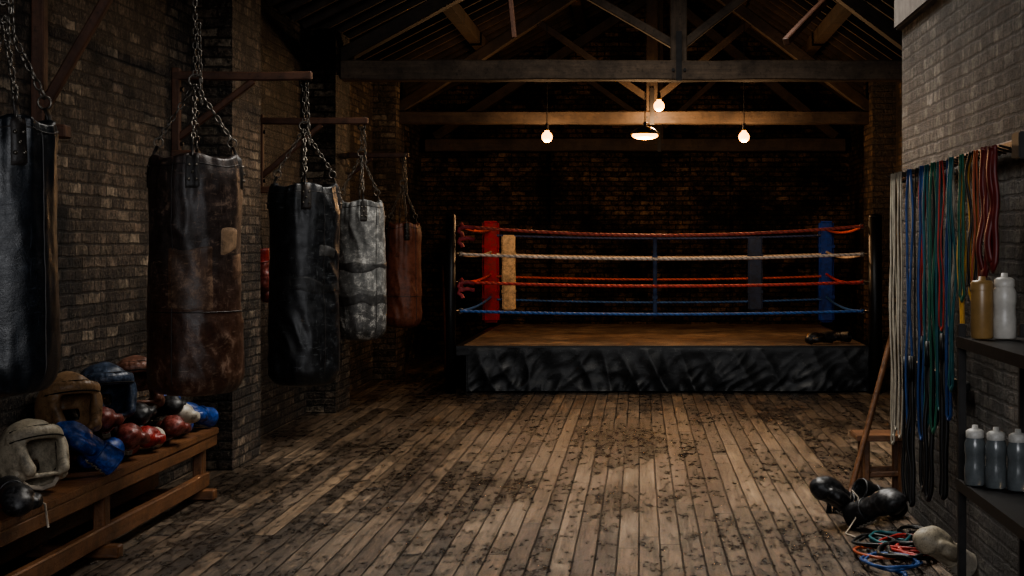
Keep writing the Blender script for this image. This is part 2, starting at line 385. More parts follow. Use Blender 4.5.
RPM=[rope_mat('rope_red',S(208,100,86)),rope_mat('rope_white',S(240,222,204)),rope_mat('rope_red_low',S(216,80,68)),rope_mat('rope_blue',S(58,106,178))]
RPB=[rope_mat('rope_blue_back',S(70,84,130)),RPM[1],RPM[0],RPM[3]]
zr=[PZ(226,18.45),PZ(254,18.45),PZ(282,18.45),PZ(311,18.45)]; sg=[.11,.06,.05,.04]
A=Vector((fl[0]+.09,RYF-.05,0)); B=Vector((fr[0]-.12,RYF-.05,0)); Cc=Vector((bl[0],23.3,0)); Dd=Vector((br[0],23.3,0))
def rope(nm,p,q,z,s,mat,r=.018):
    bm=bmesh.new(); n=30
    pts=[p.lerp(q,i/n)+Vector((0,0,z-s*4*(i/n)*(1-i/n))) for i in range(n+1)]
    add_tube(bm,pts,r,8); mesh_obj(nm,bm,mat,ring)
for i in range(4):
    rope('rope_front_%d'%i,A,B,zr[i],sg[i],RPM[i]); rope('rope_back_%d'%i,Cc,Dd,zr[i]-.03-.05*(i==0),.05,RPB[i],.018)
    rope('rope_left_%d'%i,A,Cc,zr[i],.04,RPM[i],.018); rope('rope_right_%d'%i,B,Dd,zr[i],.06,RPM[i],.018)
bm=bmesh.new()
for i,z in enumerate(zr):
    add_cyl(bm,(fl[0],RYF-.12,z),(A.x+.02,A.y,z),.014,mi=0,seg=8)
    add_cyl(bm,(fr[0],RYF-.12,z),(B.x-.02,B.y,z),.014,mi=0,seg=8)
    for (x,s) in ((A.x+.02,1),(B.x-.02,-1)):
        add_torus(bm,(x,A.y,z),.03,.008,Matrix.Rotation(math.pi/2,3,'X'),12,6)
for (p,q) in ((bl,Cc),(br,Dd)):
    for z in zr: add_cyl(bm,(p[0],p[1],z-.02),(q.x,q.y,z-.02),.014,seg=8)
mesh_obj('turnbuckles',bm,MCH,ring,True)
MWRAP=leather('wrap_pink',S(180,74,80),S(90,28,30),.5,.6)
bm=bmesh.new()
for z in (zr[0]-.03,zr[0]-.16,zr[2]-.02,zr[2]-.1):
    pts=[(A.x+.02+.03*math.sin(k*1.7),A.y-.02,z+.06-.03*k+.0) for k in range(6)]
    add_tube(bm,pts,.024,8)
    add_tube(bm,[(A.x,A.y-.02,z),(A.x+.1,A.y-.02,z+.02),(A.x+.18,A.y+.0,z+.0)],.024,8)
mesh_obj('corner_wraps',bm,MWRAP,ring,True)

# ---------------- punching bags ----------------
def bag(X,Y,zb,zt,r,mat,zhook,seed,bands=(),patches=(),tabm=None,turn=0.,rings=(),seam=.55):
    e=empty('punching_bag',(X,Y,zb)); H=zt-zb
    def rad(th,z):
        k=r
        if z<.12: k-= .1*.8*(1-math.sqrt(max(0,1-(1-z/.12)**2)))
        u=max(0,(z-(H-.16))/.16); k*=1-.10*u*u
        k*=1+.04*math.exp(-((z-.28)/.3)**2)
        c,s=math.cos(th),math.sin(th)
        k+=.012*noise.noise(Vector((c*1.3+seed,s*1.3,z*2.2)))
        q=noise.noise(Vector((c*1.6+seed,s*1.6,z*5+c*1.5)))
        k+=.012*(1-abs(q)*3)*(.35+noise.noise(Vector((c+seed,s,z*1.5+4))))
        k+=.003*noise.noise(Vector((c*5+seed,s*5,z*14)))
        k+=.034*noise.noise(Vector((c*5+seed*2,s*5,z*1.2)))*math.exp(-(H-z)/.18)
        k+=.014*noise.noise(Vector((c*4+seed*3,s*4,z*1.5)))*math.exp(-z/.2)
        return k
    tabs=[turn+math.pi/2*i for i in range(4)]
    def ztop(th):
        return .03*abs(math.cos(2*(th-turn)))**2-.014
    bm=bmesh.new(); nt,nz=128,120; g=[]
    for j in range(nz+1):
        row=[]
        for i in range(nt):
            th=2*math.pi*i/nt; z=H*j/nz if j>8 else H/nz*8*(j/8)**1.5
            zz=z+ztop(th)*max(0,(z-(H-.12))/.12)
            k=rad(th,z); row.append(bm.verts.new((k*math.cos(th),k*math.sin(th),zz)))
        g.append(row)
    for (kk,dz) in ((.93,.006),(.87,-.0),(.84,-.04),(.4,-.05)):
        row=[]
        for i in range(nt):
            th=2*math.pi*i/nt; k=rad(th,H)*kk; row.append(bm.verts.new((k*math.cos(th),k*math.sin(th),H+ztop(th)+dz)))
        g.append(row)
    for a_,b_ in zip(g,g[1:]):
        for i in range(nt): bm.faces.new((a_[i],a_[(i+1)%nt],b_[(i+1)%nt],b_[i]))
    bm.faces.new(g[-1]); 
    row=[bm.verts.new((.5*v.co.x,.5*v.co.y,-.012)) for v in g[0]]
    for i in range(nt): bm.faces.new((row[i],row[(i+1)%nt],g[0][(i+1)%nt],g[0][i]))
    bm.faces.new(row[::-1])
    mesh_obj('body',bm,mat,e,True)
    def patch(bm,t0,t1,z0,z1,off,mi=0,n=None,jag=0):
        n=n or max(3,int((t1-t0)/(2*math.pi)*112)); m=max(3,int((z1-z0)/.012)); gg=[]
        for j in range(m+1):
            rr=[]
            for i in range(n+1):
                th=t0+(t1-t0)*i/n; z=z0+(z1-z0)*j/m
                o=off*(0 if (j in(0,m)) or ((i in (0,n)) and t1-t0<6) else 1)-.0012*(j in (0,m))
                z+=jag*noise.noise(Vector((math.cos(th)*1.5+seed,math.sin(th)*1.5+z0*5,j/m*.7)))
                k=rad(th,min(H,max(0,z)))+o
                rr.append(bm.verts.new((k*math.cos(th),k*math.sin(th),z+ztop(th)*max(0,(z-(H-.12))/.12))))
            gg.append(rr)
        for j in range(m):
            for i in range(n):
                f=bm.faces.new((gg[j][i],gg[j][i+1],gg[j+1][i+1],gg[j+1][i])); f.material_index=mi
    for k,(z0,z1,mm,jag) in enumerate(bands):
        bm=bmesh.new(); patch(bm,0,2*math.pi,z0*H,z1*H,.0025,jag=jag); mesh_obj('band_%d'%k,bm,mm,e,True)
    for k,(t0,t1,z0,z1,mm) in enumerate(patches):
        bm=bmesh.new(); patch(bm,t0,t1,z0*H,z1*H,.004,n=14,jag=.05); mesh_obj('patch_%d'%k,bm,mm,e,True)
    bm=bmesh.new()
    for zz in list(rings)+[.965]:
        patch(bm,0,2*math.pi,zz*H-.004,zz*H+.004,.003)
    for th in (turn+seam,turn+seam+math.pi): patch(bm,th-.012,th+.012,.06,H-.02,.004,n=3)
    mesh_obj('seams',bm,tabm or MBLACK,e,True)
    bm=bmesh.new()
    for th in tabs:
        patch(bm,th-.15,th+.15,H-.18,H-.005,.009,n=6)
        k=rad(th,H)-.01; c,s=math.cos(th),math.sin(th)
        add_tube(bm,[(k*c,k*s,H-.02),(k*.97*c,k*.97*s,H+.03),(k*.9*c,k*.9*s,H+.065)],.01,8,0,(.024,.008))
        for (dt,dz) in ((-.08,-.05),(.08,-.05),(-.08,-.13),(.08,-.13),(0,-.09)):
            kk=rad(th+dt,H+dz)+.009; add_sph(bm,(kk*math.cos(th+dt),kk*math.sin(th+dt),H+dz),(.009,.009,.009),8,mi=1)
    mesh_obj('strap_tabs',bm,[tabm or MBLACK,MCH],e,True)
    bm=bmesh.new(); zj=min(H+.42,zhook-zb-.12); J=Vector((0,0,zj))
    for th in tabs:
        k=rad(th,H)-.01; R0=Vector((k*.88*math.cos(th),k*.88*math.sin(th),H+.085))
        add_torus(bm,R0,.026,.005,Matrix.Rotation(th,3,'Z')@Matrix.Rotation(math.pi/2,3,'X'),14,6)
        add_chain(bm,R0+Vector((0,0,.015)),J)
    add_torus(bm,J+Vector((0,0,.02)),.035,.007,Matrix.Rotation(math.pi/2,3,'X'),16,6)
    add_chain(bm,J+Vector((0,0,.04)),Vector((0,0,zhook-zb-.02)))
    add_chain(bm,J+Vector((.02,0,.35)),J+Vector((.045,-.02,-.12)))
    mesh_obj('chain',bm,MCH,e)
    return e
TAPE=leather('tan_tape',S(146,120,94),S(80,58,42),.5,.6)
LB1=leather('brown_leather',S(52,42,39),S(128,106,90),.62,.40,.545,grad=S(70,45,33),zgrad=(.4,.8),bd=.006,bags=True)
LB1b=leather('brown_leather_light',S(84,62,49),S(134,108,86),.6,.44,.52,bd=.006,bags=True)
LBK=leather('black_leather',S(18,21,25),S(100,104,106),.5,.36,.58,bd=.005,bags=True)
LBK2=leather('navy_black_leather',S(15,21,28),S(66,72,80),.4,.38,.595,bd=.005,bags=True)
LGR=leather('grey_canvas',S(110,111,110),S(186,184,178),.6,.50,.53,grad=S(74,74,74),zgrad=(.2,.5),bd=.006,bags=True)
LGB=leather('grey_tape',S(58,58,58),S(120,118,114),.5,.45,.54)
LDK=leather('dark_tape',S(26,28,30),S(84,84,82),.45,.40,.55,bd=.004,bags=True)
LRB=leather('russet_leather',S(114,66,48),S(54,34,28),.55,.42,.54,bd=.006,bags=True)
TABD=leather('tab_leather',S(34,29,26),S(94,82,72),.5,.5)
bag(PX(3,6.15),6.15,PZ(392,6.15),PZ(122,6.15),.2,LBK2,3.3,1.3,tabm=TABD,turn=-.9)
bag(PX(195,8.9),8.9,PZ(393,8.9),PZ(158,8.9),.25,LB1,3.36,4.1,patches=[(-.7,-.2,.60,.69,TAPE),(-.35,.1,.5,.58,LB1b),(-1.9,-.9,.36,.62,LB1b)],tabm=TABD,turn=-1.35,rings=(.35,),seam=-.45)
bag(PX(304,11.55),11.55,PZ(384,11.55),PZ(186,11.55),.25,LBK,2.93,7.7,patches=[(-.9,-.3,.64,.7,LGB)],bands=[(.47,.53,LDK,.05)],tabm=TABD,turn=-1.3)
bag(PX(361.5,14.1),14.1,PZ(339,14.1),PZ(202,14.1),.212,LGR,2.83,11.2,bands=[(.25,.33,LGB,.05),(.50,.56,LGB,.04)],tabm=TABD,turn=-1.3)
bag(PX(403,16.9),16.9,PZ(327,16.9),PZ(224,16.9),.195,LRB,2.7,15.9,tabm=TABD,turn=-1.2,rings=(.3,))
def bracket(Y,z,xe,drop,thk=.07,pl=True):
    e=empty('wall_bracket'); 
    beam('wall_plate',(XL+thk/2,Y,z+.06),(XL+thk/2,Y,z-drop),thk,thk,MBRK,e)
    beam('arm',(XL+.0,Y,z),(xe+.06,Y,z),thk,thk,MBRK,e)
    beam('brace',(XL+thk*.7,Y,z-drop+.12),(XL+(xe-XL)*.62,Y,z-.03),thk*.7,thk*.8,MBRK,e)
    beam('foot',(XL,Y,z-drop),(XL+.2,Y,z-drop),thk*1.4,thk,MBRK,e)
    bm=bmesh.new()
    for zz in (z-.1,z-drop+.08): add_cyl(bm,(XL+thk,Y-.0,zz),(XL+thk+.02,Y,zz),.018,seg=6)
    add_torus(bm,(xe,Y,z-thk/2-.02),.03,.008,Matrix.Rotation(math.pi/2,3,'X'),14,6)
    mesh_obj('bolts',bm,MIRON,e)
bracket(6.15,3.36,PX(3,6.15),.8); bracket(8.9,3.43,PX(195,8.9),1.04,.075); bracket(11.55,PZ(76,11.55),PX(304,11.55),.58,.062)
bracket(14.1,PZ(121,14.1),PX(361.5,14.1),.62,.06); bracket(16.95,PZ(155,16.95),PX(403,16.95),.55,.055)

# ---------------- gloves & headguards ----------------
def remeshed(bm,vox,sm=3):
    me=D.meshes.new('tmp'); bm.to_mesh(me); bm.free(); ob=D.objects.new('tmp',me); col.objects.link(ob)
    m=ob.modifiers.new('r','REMESH'); m.mode='VOXEL'; m.voxel_size=vox
    s=ob.modifiers.new('s','SMOOTH'); s.iterations=sm; s.factor=.6
    dg=bpy.context.evaluated_depsgraph_get(); dg.update()
    nm=D.meshes.new_from_object(ob.evaluated_get(dg)); D.objects.remove(ob); 
    for p in nm.polygons: p.use_smooth=True
    return nm
bm=bmesh.new()
add_sph(bm,(.075,0,.0),(.088,.068,.062)); add_sph(bm,(.118,-.002,-.018),(.062,.064,.056)); add_sph(bm,(.0,-.005,0),(.08,.056,.052))
for q in range(7):
    f=q/6; add_sph(bm,(.0+.095*f,.052+.022*math.sin(f*2.6),-.012-.012*f),(.034,.026+.004*math.sin(f*3),.03),12)
add_cyl(bm,(-.02,0,0),(-.14,0,0),.05,.064,24)
GL=remeshed(bm,.0065,3)
bm=bmesh.new(); bm.from_mesh(GL)
end=[f for f in bm.faces if f.calc_center_median().x<-.130 and f.normal.x<-.75]
vv=set(v for f in end for v in f.verts); 
for v in vv:
    rr=math.hypot(v.co.y,v.co.z)
    if rr<.05: v.co.x+=.07*(1-(rr/.052)**4)
for v in bm.verts:
    v.co+=v.co.normalized()*.006*noise.noise(v.co*26)+v.co.normalized()*.008*noise.noise(v.co*11)
bm.normal_update()
for f in bm.faces:
    c=f.calc_center_median(); f.material_index= 2 if (c.x<-.07 and f.normal.x<-.3 and math.hypot(c.y,c.z)<.051) else (1 if c.x<-.045 else 0)
add_torus(bm,(-.136,0,0),.056,.008,Matrix.Rotation(math.pi/2,3,'Y'),24,8,mi=1)
add_torus(bm,(-.045,0,0),.052,.006,Matrix.Rotation(math.pi/2,3,'Y'),24,8,mi=0)
for k in range(4):
    x=-.125+.024*k
    add_tube(bm,[(x,-.02,-.058),(x+.012,0,-.064),(x+.024,.02,-.058)],.003,5,mi=3); add_tube(bm,[(x,.02,-.058),(x+.012,0,-.065),(x+.024,-.02,-.058)],.003,5,mi=3)
bm.to_mesh(GL); bm.free()
MLACE=simple('glove_lace',S(150,140,126),.8); MIN=simple('glove_lining',S(20,17,15),.9)
def glove(p,rot,main,cuff,s=1.,name='boxing_glove'):
    me=GL.copy()
    for m in (main,cuff,MIN,MLACE): me.materials.append(m)
    ob=D.objects.new(name,me); col.objects.link(ob); ob.rotation_euler=[math.radians(a) for a in rot]; ob.scale=(s,)*3
    R=ob.rotation_euler.to_matrix(); zmin=min((R@v.co).z for v in me.vertices)*s
    ob.location=(p[0],p[1],p[2]-zmin+.001); return ob
bm=bmesh.new(); r=bmesh.ops.create_uvsphere(bm,u_segments=40,v_segments=28,radius=1,matrix=Matrix.Diagonal((.13,.108,.135,1)))
dl=[f for f in bm.faces if (f.calc_center_median().x>.045 and -.085<f.calc_center_median().z<.052 and abs(f.calc_center_median().y)<.062) or f.calc_center_median().z<-.092 or (abs(f.calc_center_median().y)<.03 and f.calc_center_median().x<.02 and f.calc_center_median().z>.112) or (f.calc_center_median().x<-.09 and abs(f.calc_center_median().z+.01)<.022)]
bmesh.ops.delete(bm,geom=dl,context='FACES')
ge=bm.faces[:]; r=bmesh.ops.solidify(bm,geom=ge,thickness=-.02)
for q in range(13):
    a=-1.15+2.3*q/12; add_sph(bm,(.128*math.cos(a)+.004,.108*math.sin(a),.068),(.024,.024,.03),12)
for s in (1,-1):
    for q in range(6):
        f=q/5; add_sph(bm,(.085+.014*f,s*(.088-.018*f*f),.03-.1*f),(.03,.024,.03),12)
    add_torus(bm,(-.01,s*.112,-.01),.034,.011,Matrix.Rotation(math.pi/2,3,'X'),20,8,sy=1,sx=1)
    add_sph(bm,(.02,s*.1,-.075),(.045,.022,.03),12)
add_tube(bm,[(-.11,0,.07),(-.06,0,.125),(0,0,.143),(.07,0,.125),(.11,0,.085)],.012,8)
HG=remeshed(bm,.006,2)
bm=bmesh.new(); bm.from_mesh(HG)
for f in bm.faces:
    c=f.calc_center_median(); q=(c.x/.13)**2+(c.y/.108)**2+(c.z/.135)**2
    f.material_index=1 if q<.80 else 0
for v in bm.verts: v.co+=v.co.normalized()*.006*noise.noise(v.co*20)
for zz in (.048,.092): 
    add_tube(bm,[((.150 if zz<.06 else .138)*math.cos(a_)+.004,(.130 if zz<.06 else .118)*math.sin(a_),zz) for a_ in [-1.1+2.2*i/16 for i in range(17)]],.003,5,mi=1)
add_tube(bm,[(.03,.085,-.09),(.035,.05,-.125),(.035,0,-.135),(.035,-.05,-.125),(.03,-.085,-.09)],.006,6,mi=2,flat=(.01,.003))
for k in range(4):
    z=-.05+.03*k
    add_tube(bm,[(-.135,-.02,z),(-.142,0,z+.012),(-.135,.02,z+.024)],.003,5,mi=2)
bm.to_mesh(HG); bm.free()
def headguard(p,rot,main,s=1.15):
    me=HG.copy()
    for m in (main,MIN,MLACE): me.materials.append(m)
    ob=D.objects.new('boxing_headguard',me); col.objects.link(ob); ob.rotation_euler=[math.radians(a) for a in rot]; ob.scale=(s,)*3
    R=ob.rotation_euler.to_matrix(); zmin=min((R@v.co).z for v in me.vertices)*s
    ob.location=(p[0],p[1],p[2]-zmin+.001); return ob
def gl(n,c,w=None,amt=.5,r=.38): return leather(n,c,w or C(min(1,c[0]*2+.05),min(1,c[1]*2+.05),min(1,c[2]*2+.05)),amt,r,.53,bd=.004,scl=3.)
G_BK=gl('glove_black',S(24,24,26)); G_BL=gl('glove_blue',S(26,62,132)); G_BR=gl('glove_oxblood',S(104,46,38)); G_RD=gl('glove_red',S(134,34,28))
G_WH=gl('glove_white',S(186,178,164),S(90,80,70)); G_TN=gl('guard_tan',S(164,130,96),S(64,44,32),.6); G_CR=gl('guard_cream',S(170,160,140),S(74,62,50),.65,.5)
G_NV=gl('guard_slate',S(46,58,76)); G_B2=gl('guard_brown',S(104,70,56))

# ---------------- bench ----------------
BZ=.47; be=empty('wooden_bench')
x0=XL+.03; x1=-2.94; ye=10.95; ys=5.6
for k in range(2):
    a=x0+(x1-x0)*k/2+.004; b=x0+(x1-x0)*(k+1)/2-.004
    box('seat_plank_%d'%k,a,b,ys,ye,BZ-.045,BZ,MBENCH,be,.006)
beam('front_rail',(x1-.03,ys+.02,BZ-.085),(x1-.03,ye-.02,BZ-.085),.04,.08,MBENCH,be)
for k,y in enumerate((10.7,8.75,6.6)):
    beam('leg_front_%d'%k,(x1-.07,y,0.03),(x1-.07,y,BZ-.05),.07,.09,MBENCH,be)
    beam('leg_back_%d'%k,(x0+.06,y,0.03),(x0+.06,y,BZ-.05),.07,.09,MBENCH,be)
    beam('foot_%d'%k,(x0,y,.037),(x1+.04,y,.037),.09,.07,MBENCH,be)
beam('stretcher',(x1-.05,ys+.1,.13),(x1-.05,ye-.15,.13),.05,.1,MBENCH,be)
beam('stretcher_back',(x0+.08,ys+.1,.13),(x0+.08,ye-.15,.13),.05,.1,MBENCH,be)
def on(px,Y): return (PX(px,Y),Y,BZ)
glove(on(14,7.45),(0,0,-60),G_BK,G_BK,1.15); glove((-3.22,7.15,BZ),(15,0,20),G_BK,G_BK,1.05); glove((-3.2,7.6,BZ),(0,0,-30),G_BR,G_BK,1.1)
headguard((-3.13,8.05,BZ),(0,-22,-40),G_CR,1.3)
glove((-3.03,8.62,BZ),(0,-38,-150),G_BL,G_BL,1.25); glove((-3.1,9.0,BZ),(10,0,-100),G_BL,G_BL,1.1)
glove((-3.05,9.34,BZ),(0,-20,-70),G_BR,G_BR,1.15); glove((-3.03,9.68,BZ),(0,-10,-85),G_RD,G_WH,1.05); glove((-3.01,10.03,BZ),(0,-15,-60),G_BR,G_BR,1.1)
glove((-3.04,10.4,BZ),(0,-25,-75),G_WH,G_BL,1.12); glove((-3.05,10.76,BZ),(0,-15,-110),G_BL,G_BL,1.15)
for (y,m) in ((8.35,G_BK),(8.7,G_BK),(9.1,G_BR),(9.6,G_BK),(10.05,G_BK),(10.45,G_BK)): glove((-3.31,y,BZ),(0,0,-88),m,m,1.)
headguard((-3.25,8.9,BZ+.16),(0,-15,-50),G_TN,1.38); headguard((-3.25,9.5,BZ+.17),(0,-10,-45),G_NV,1.35); headguard((-3.24,10.08,BZ+.17),(0,-20,-60),G_B2,1.35)
glove((-3.23,10.58,BZ+.14),(0,-10,-70),G_BL,G_BK,1.15); glove((-3.16,9.8,BZ+.12),(20,-10,-60),G_BK,G_BK,1.1); glove((-3.15,9.2,BZ+.12),(10,-20,-75),G_BR,G_BK,1.1); glove((-3.13,10.32,BZ+.12),(10,-10,-50),G_BK,G_BK,1.1)
bm=bmesh.new()
add_tube(bm,[(-3.0,7.68,BZ+.012),(-2.96,7.7,BZ+.012),(-2.93,7.71,BZ-.0),(-2.925,7.72,BZ-.06),(-2.925,7.74,BZ-.12)],.006,6)
add_tube(bm,[(-3.0,7.1,BZ+.012),(-2.96,7.1,BZ+.012),(-2.925,7.1,BZ-.02),(-2.92,7.08,BZ-.1)],.006,6)
mesh_obj('glove_laces',bm,MLACE,None,True)
hz=PZ(268,13.6)
hg=empty('hanging_gloves',(XL+.14,13.7,hz))
for k,(dy,dz) in enumerate(((0,0),(.08,-.1))):
    g=glove((0,0,0),(0,80,20+40*k),G_BR,G_RD,1.15,'glove_%d'%k); g.parent=hg; g.location=(.03,dy-.04,dz)
bm=bmesh.new(); add_tube(bm,[(0.02,-.04,.15),(-.02,0,.33),(.02,.04,.08)],.004,5); add_cyl(bm,(-.14,0,.33),(0,0,.34),.008)
mesh_obj('cord_and_hook',bm,MIRON,hg)

# ---------------- right side: rail with bands ----------------
rx=1.66
rail=empty('band_rail')
zr0=1.75+.262*rx
beam('rail_board',(rx+.05,10.44,zr0),(rx+.05,6.9,zr0+.02),.03,.05,MBENCH,rail)
box('rail_bracket',rx-.0,BX,6.86,7.0,zr0-.06,zr0+.06,MIRON,rail,.006)
box('rail_bracket_far',rx+.03,BX,10.3,10.36,zr0-.03,zr0+.03,MIRON,rail,.004)
bm=bmesh.new()
y=10.35
while y>7: add_cyl(bm,(rx+.06,y,zr0-.01),(rx-.03,y,zr0+.012),.006,seg=6); y-=.12
mesh_obj('pegs',bm,MIRON,rail)
def yb(px): return rx*F/(px-VX)
cols={'w':S(164,157,142),'b':S(30,66,118),'t':S(24,82,88),'r':S(150,42,36),'g':S(24,84,66),'y':S(200,154,66),'d':S(92,28,26),'k':S(20,20,20),'o':S(150,72,42)}
CM={k:simple('band_'+k,v,.48,0,.35,14) for k,v in cols.items()}
bands=[(895,'w',436,.006,0),(899,'w',444,.007,0),(903,'w',430,.006,0),(907,'w',438,.006,0),(912,'w',300,.006,0),
 (916,'b',432,.008,0),(920,'k',425,.010,1),(924,'r',340,.008,0),(928,'b',440,.008,0),(932,'t',428,.013,1),(937,'k',425,.010,0),(940,'g',432,.013,1),(944,'t',410,.010,0),(948,'r',330,.008,1),
 (952,'b',420,.009,0),(956,'w',330,.007,0),(960,'t',390,.013,1),(966,'y',360,.012,1),(970,'g',300,.012,1),(975,'y',300,.015,1),(980,'k',290,.012,1),(985,'o',300,.009,1),(992,'d',274,.024,1),(999,'d',266,.028,1),
 (908,'k',500,.012,0),(918,'k',505,.014,0),(927,'k',490,.012,0),(936,'k',500,.014,0),(947,'k',498,.016,0)]
grp=empty('resistance_bands')
for i,(px,c,bot,r,fl_) in enumerate(bands):
    Y=yb(px); zb=max(.12,PZ(bot,Y)); bm=bmesh.new(); w=random.uniform(.02,.045)*(.8 if fl_ else 1)
    n=26; up=[];dn=[]; xo=rx-.02+random.uniform(-.02,.02)
    top=zr0+.015
    if c=='k' and bot>480: top=zb+.75
    for j in range(n+1):
        f=j/n; z=top+(zb+w-top)*f
        k=min(1,f*6)
        sw=.012*math.sin(f*5+i)*f
        up.append(Vector((xo+.02*noise.noise(Vector((i,f*3,0))),Y-w*k+sw,z))); dn.append(Vector((xo-.012+.02*noise.noise(Vector((i,f*3,7))),Y+w*k*.9+sw,z)))
    U=[Vector((xo-.006,(up[-1].y+dn[-1].y)/2-w*math.cos(a*math.pi/6),zb+w-w*math.sin(a*math.pi/6))) for a in range(1,6)]
    pts=up+U+dn[::-1]
    pts=[p if p.x<BX-.02 else Vector((BX-.02,p.y,p.z)) for p in pts]
    add_tube(bm,pts,r,6,0,(r*1.3,r*.55) if fl_ else None)
    if c=='k' and bot>480:
        for d in (up[0],dn[0]): add_cyl(bm,d,d+Vector((0,0,.14)),.016,.013,10)
    mesh_obj('band_%d'%i,bm,CM[c],grp,True)
beam('lower_peg_rail',(BX-.03,10.3,1.0),(BX-.03,8.2,1.0),.03,.05,MBLACK,rail)

# ---------------- shelf rack ----------------
sh=empty('metal_shelf_rack'); sx0=PX(957,7.0); sx1=BX-.03; sy1=7.0; sy0=5.2
Z1=PZ(337,7.0); Z2=PZ(479,7.0)
for k,(x,y) in enumerate(((sx0,sy1),(sx1-.03,sy1),(sx0,sy0),(sx1-.03,sy0))):
    box('upright_%d'%k,x,x+.035,y-.035,y,0,Z1+.06,MIRON,sh,.004)
for k,z in enumerate((Z1,Z2,.12)):
    bm=bmesh.new(); add_box(bm,sx0,sx1,sy0,sy1,z-.012,z)
    add_box(bm,sx0-.004,sx0+.01,sy0,sy1,z-.045,z+.004); add_box(bm,sx0,sx1,sy1-.01,sy1+.004,z-.045,z+.004)
    mesh_obj('shelf_%d'%k,bm,MIRON,sh)
box('back_panel',sx1-.012,sx1,sy0,sy1,.1,Z1,MBLACK,sh)
def bottle(x,y,z,r,h,mb,mc,kind=0):
    bm=bmesh.new()
    if kind==0: prof=[(0,0),(.9,0),(1,.02),(1,.3),(.93,.36),(.93,.5),(1,.56),(1,.7),(.82,.78),(.8,.8)]; cap=[(.84,.79),(.86,.8),(.86,.9),(.6,.93),(.3,.94),(.28,1.0),(0,1.0)]
    else: prof=[(0,0),(.92,0),(1,.03),(1,.74),(.96,.8)]; cap=[(1.03,.79),(1.03,.9),(.9,.95),(.35,.96),(.33,1.02),(0,1.02)]
    for mi,pr in ((0,prof),(1,cap)):
        rows=[[bm.verts.new((r*a*math.cos(2*math.pi*i/28),r*a*math.sin(2*math.pi*i/28),h*b)) for i in range(28)] if a>0 else [bm.verts.new((0,0,h*b))] for a,b in pr]
        for A_,B_ in zip(rows,rows[1:]):
            for i in range(28):
                j=(i+1)%28
                q=[A_[0]] if len(A_)==1 else [A_[i],A_[j]]
                q+= [B_[0]] if len(B_)==1 else [B_[j],B_[i]]
                f=bm.faces.new(q); f.material_index=mi; f.smooth=True
    bmesh.ops.recalc_face_normals(bm,faces=bm.faces[:])
    return mesh_obj('water_bottle',bm,[mb,mc],None,False,(x,y,z+.005))
PGOLD=simple('plastic_amber',S(136,108,68),.35,0,.2,10); PWH=simple('plastic_white',S(176,172,164),.4,0,.2,10); PCL=simple('plastic_frost',S(110,116,118),.25,0,.3,10,.2,Transmission_Weight=.35); PCAP=simple('cap_white',S(176,174,168),.45); PK=simple('cap_black',S(26,26,26),.4)
bottle(PX(982,6.8),6.8,Z1,.048,.265,PGOLD,PGOLD,1); bottle(PX(1004.5,6.8),6.8,Z1,.051,.285,PWH,PWH,0)
bottle(PX(1024,6.3),6.1,Z1,.045,.1,PK,PK,1)
for px,Y in ((975,6.8),(996,6.72),(1018,6.65)): bottle(PX(px,Y),Y,Z2,.046,.26,PCL,PCAP,0)

# ---------------- stool, broom, floor clutter ----------------
st=empty('wooden_stool'); sX0=PX(853,10.9); 
box('seat',sX0,sX0+.36,10.7,11.05,.40,.44,MBENCH,st,.006)
for k,(x,y) in enumerate(((sX0+.07,10.75),(sX0+.31,10.75),(sX0+.07,11.0),(sX0+.31,11.0))):
    beam('leg_%d'%k,(x,y,0),(x+(.0),y,.40),.045,.045,MBENCH,st)
beam('rung_0',(sX0+.07,10.75,.17),(sX0+.31,10.75,.17),.03,.04,MBENCH,st); beam('rung_1',(sX0+.07,11.0,.17),(sX0+.31,11.0,.17),.03,.04,MBENCH,st)
br_=empty('broom'); bm=bmesh.new(); p0=Vector((PX(848,10.2),10.2,.07)); p1=Vector((PX(893,10.5),10.52,PZ(333,10.5)))
add_tube(bm,[p0.lerp(p1,i/10) for i in range(11)],.021,10); mesh_obj('handle',bm,MBENCH,br_,True)
bm=bmesh.new(); add_box(bm,p0.x-.14,p0.x+.12,10.16,10.24,.05,.09)
for i in range(60): 
    x=p0.x-.135+.25*random.random(); y=10.17+.06*random.random(); add_cyl(bm,(x,y,.055),(x+random.uniform(-.01,.01),y,.0),.004,seg=4)
mesh_obj('head',bm,MBLACK,br_)
glove((PX(840,9.75),9.75,0),(0,-35,-150),G_BK,G_BK,1.3); glove((PX(874,9.5),9.5,0),(0,-25,-50),G_BK,G_BK,1.35); glove((PX(880,9.95),9.95,0),(0,20,30),G_BK,G_BK,1.25)
bm=bmesh.new(); add_tube(bm,[(PX(850,9.7),9.7,.16),(PX(852,9.6),9.6,.24),(PX(858,9.6),9.58,.2),(PX(856,9.5),9.52,.08),(PX(846,9.4),9.42,.008),(PX(856,9.3),9.3,.008)],.005,6); mesh_obj('glove_cord',bm,MLACE,None,True)
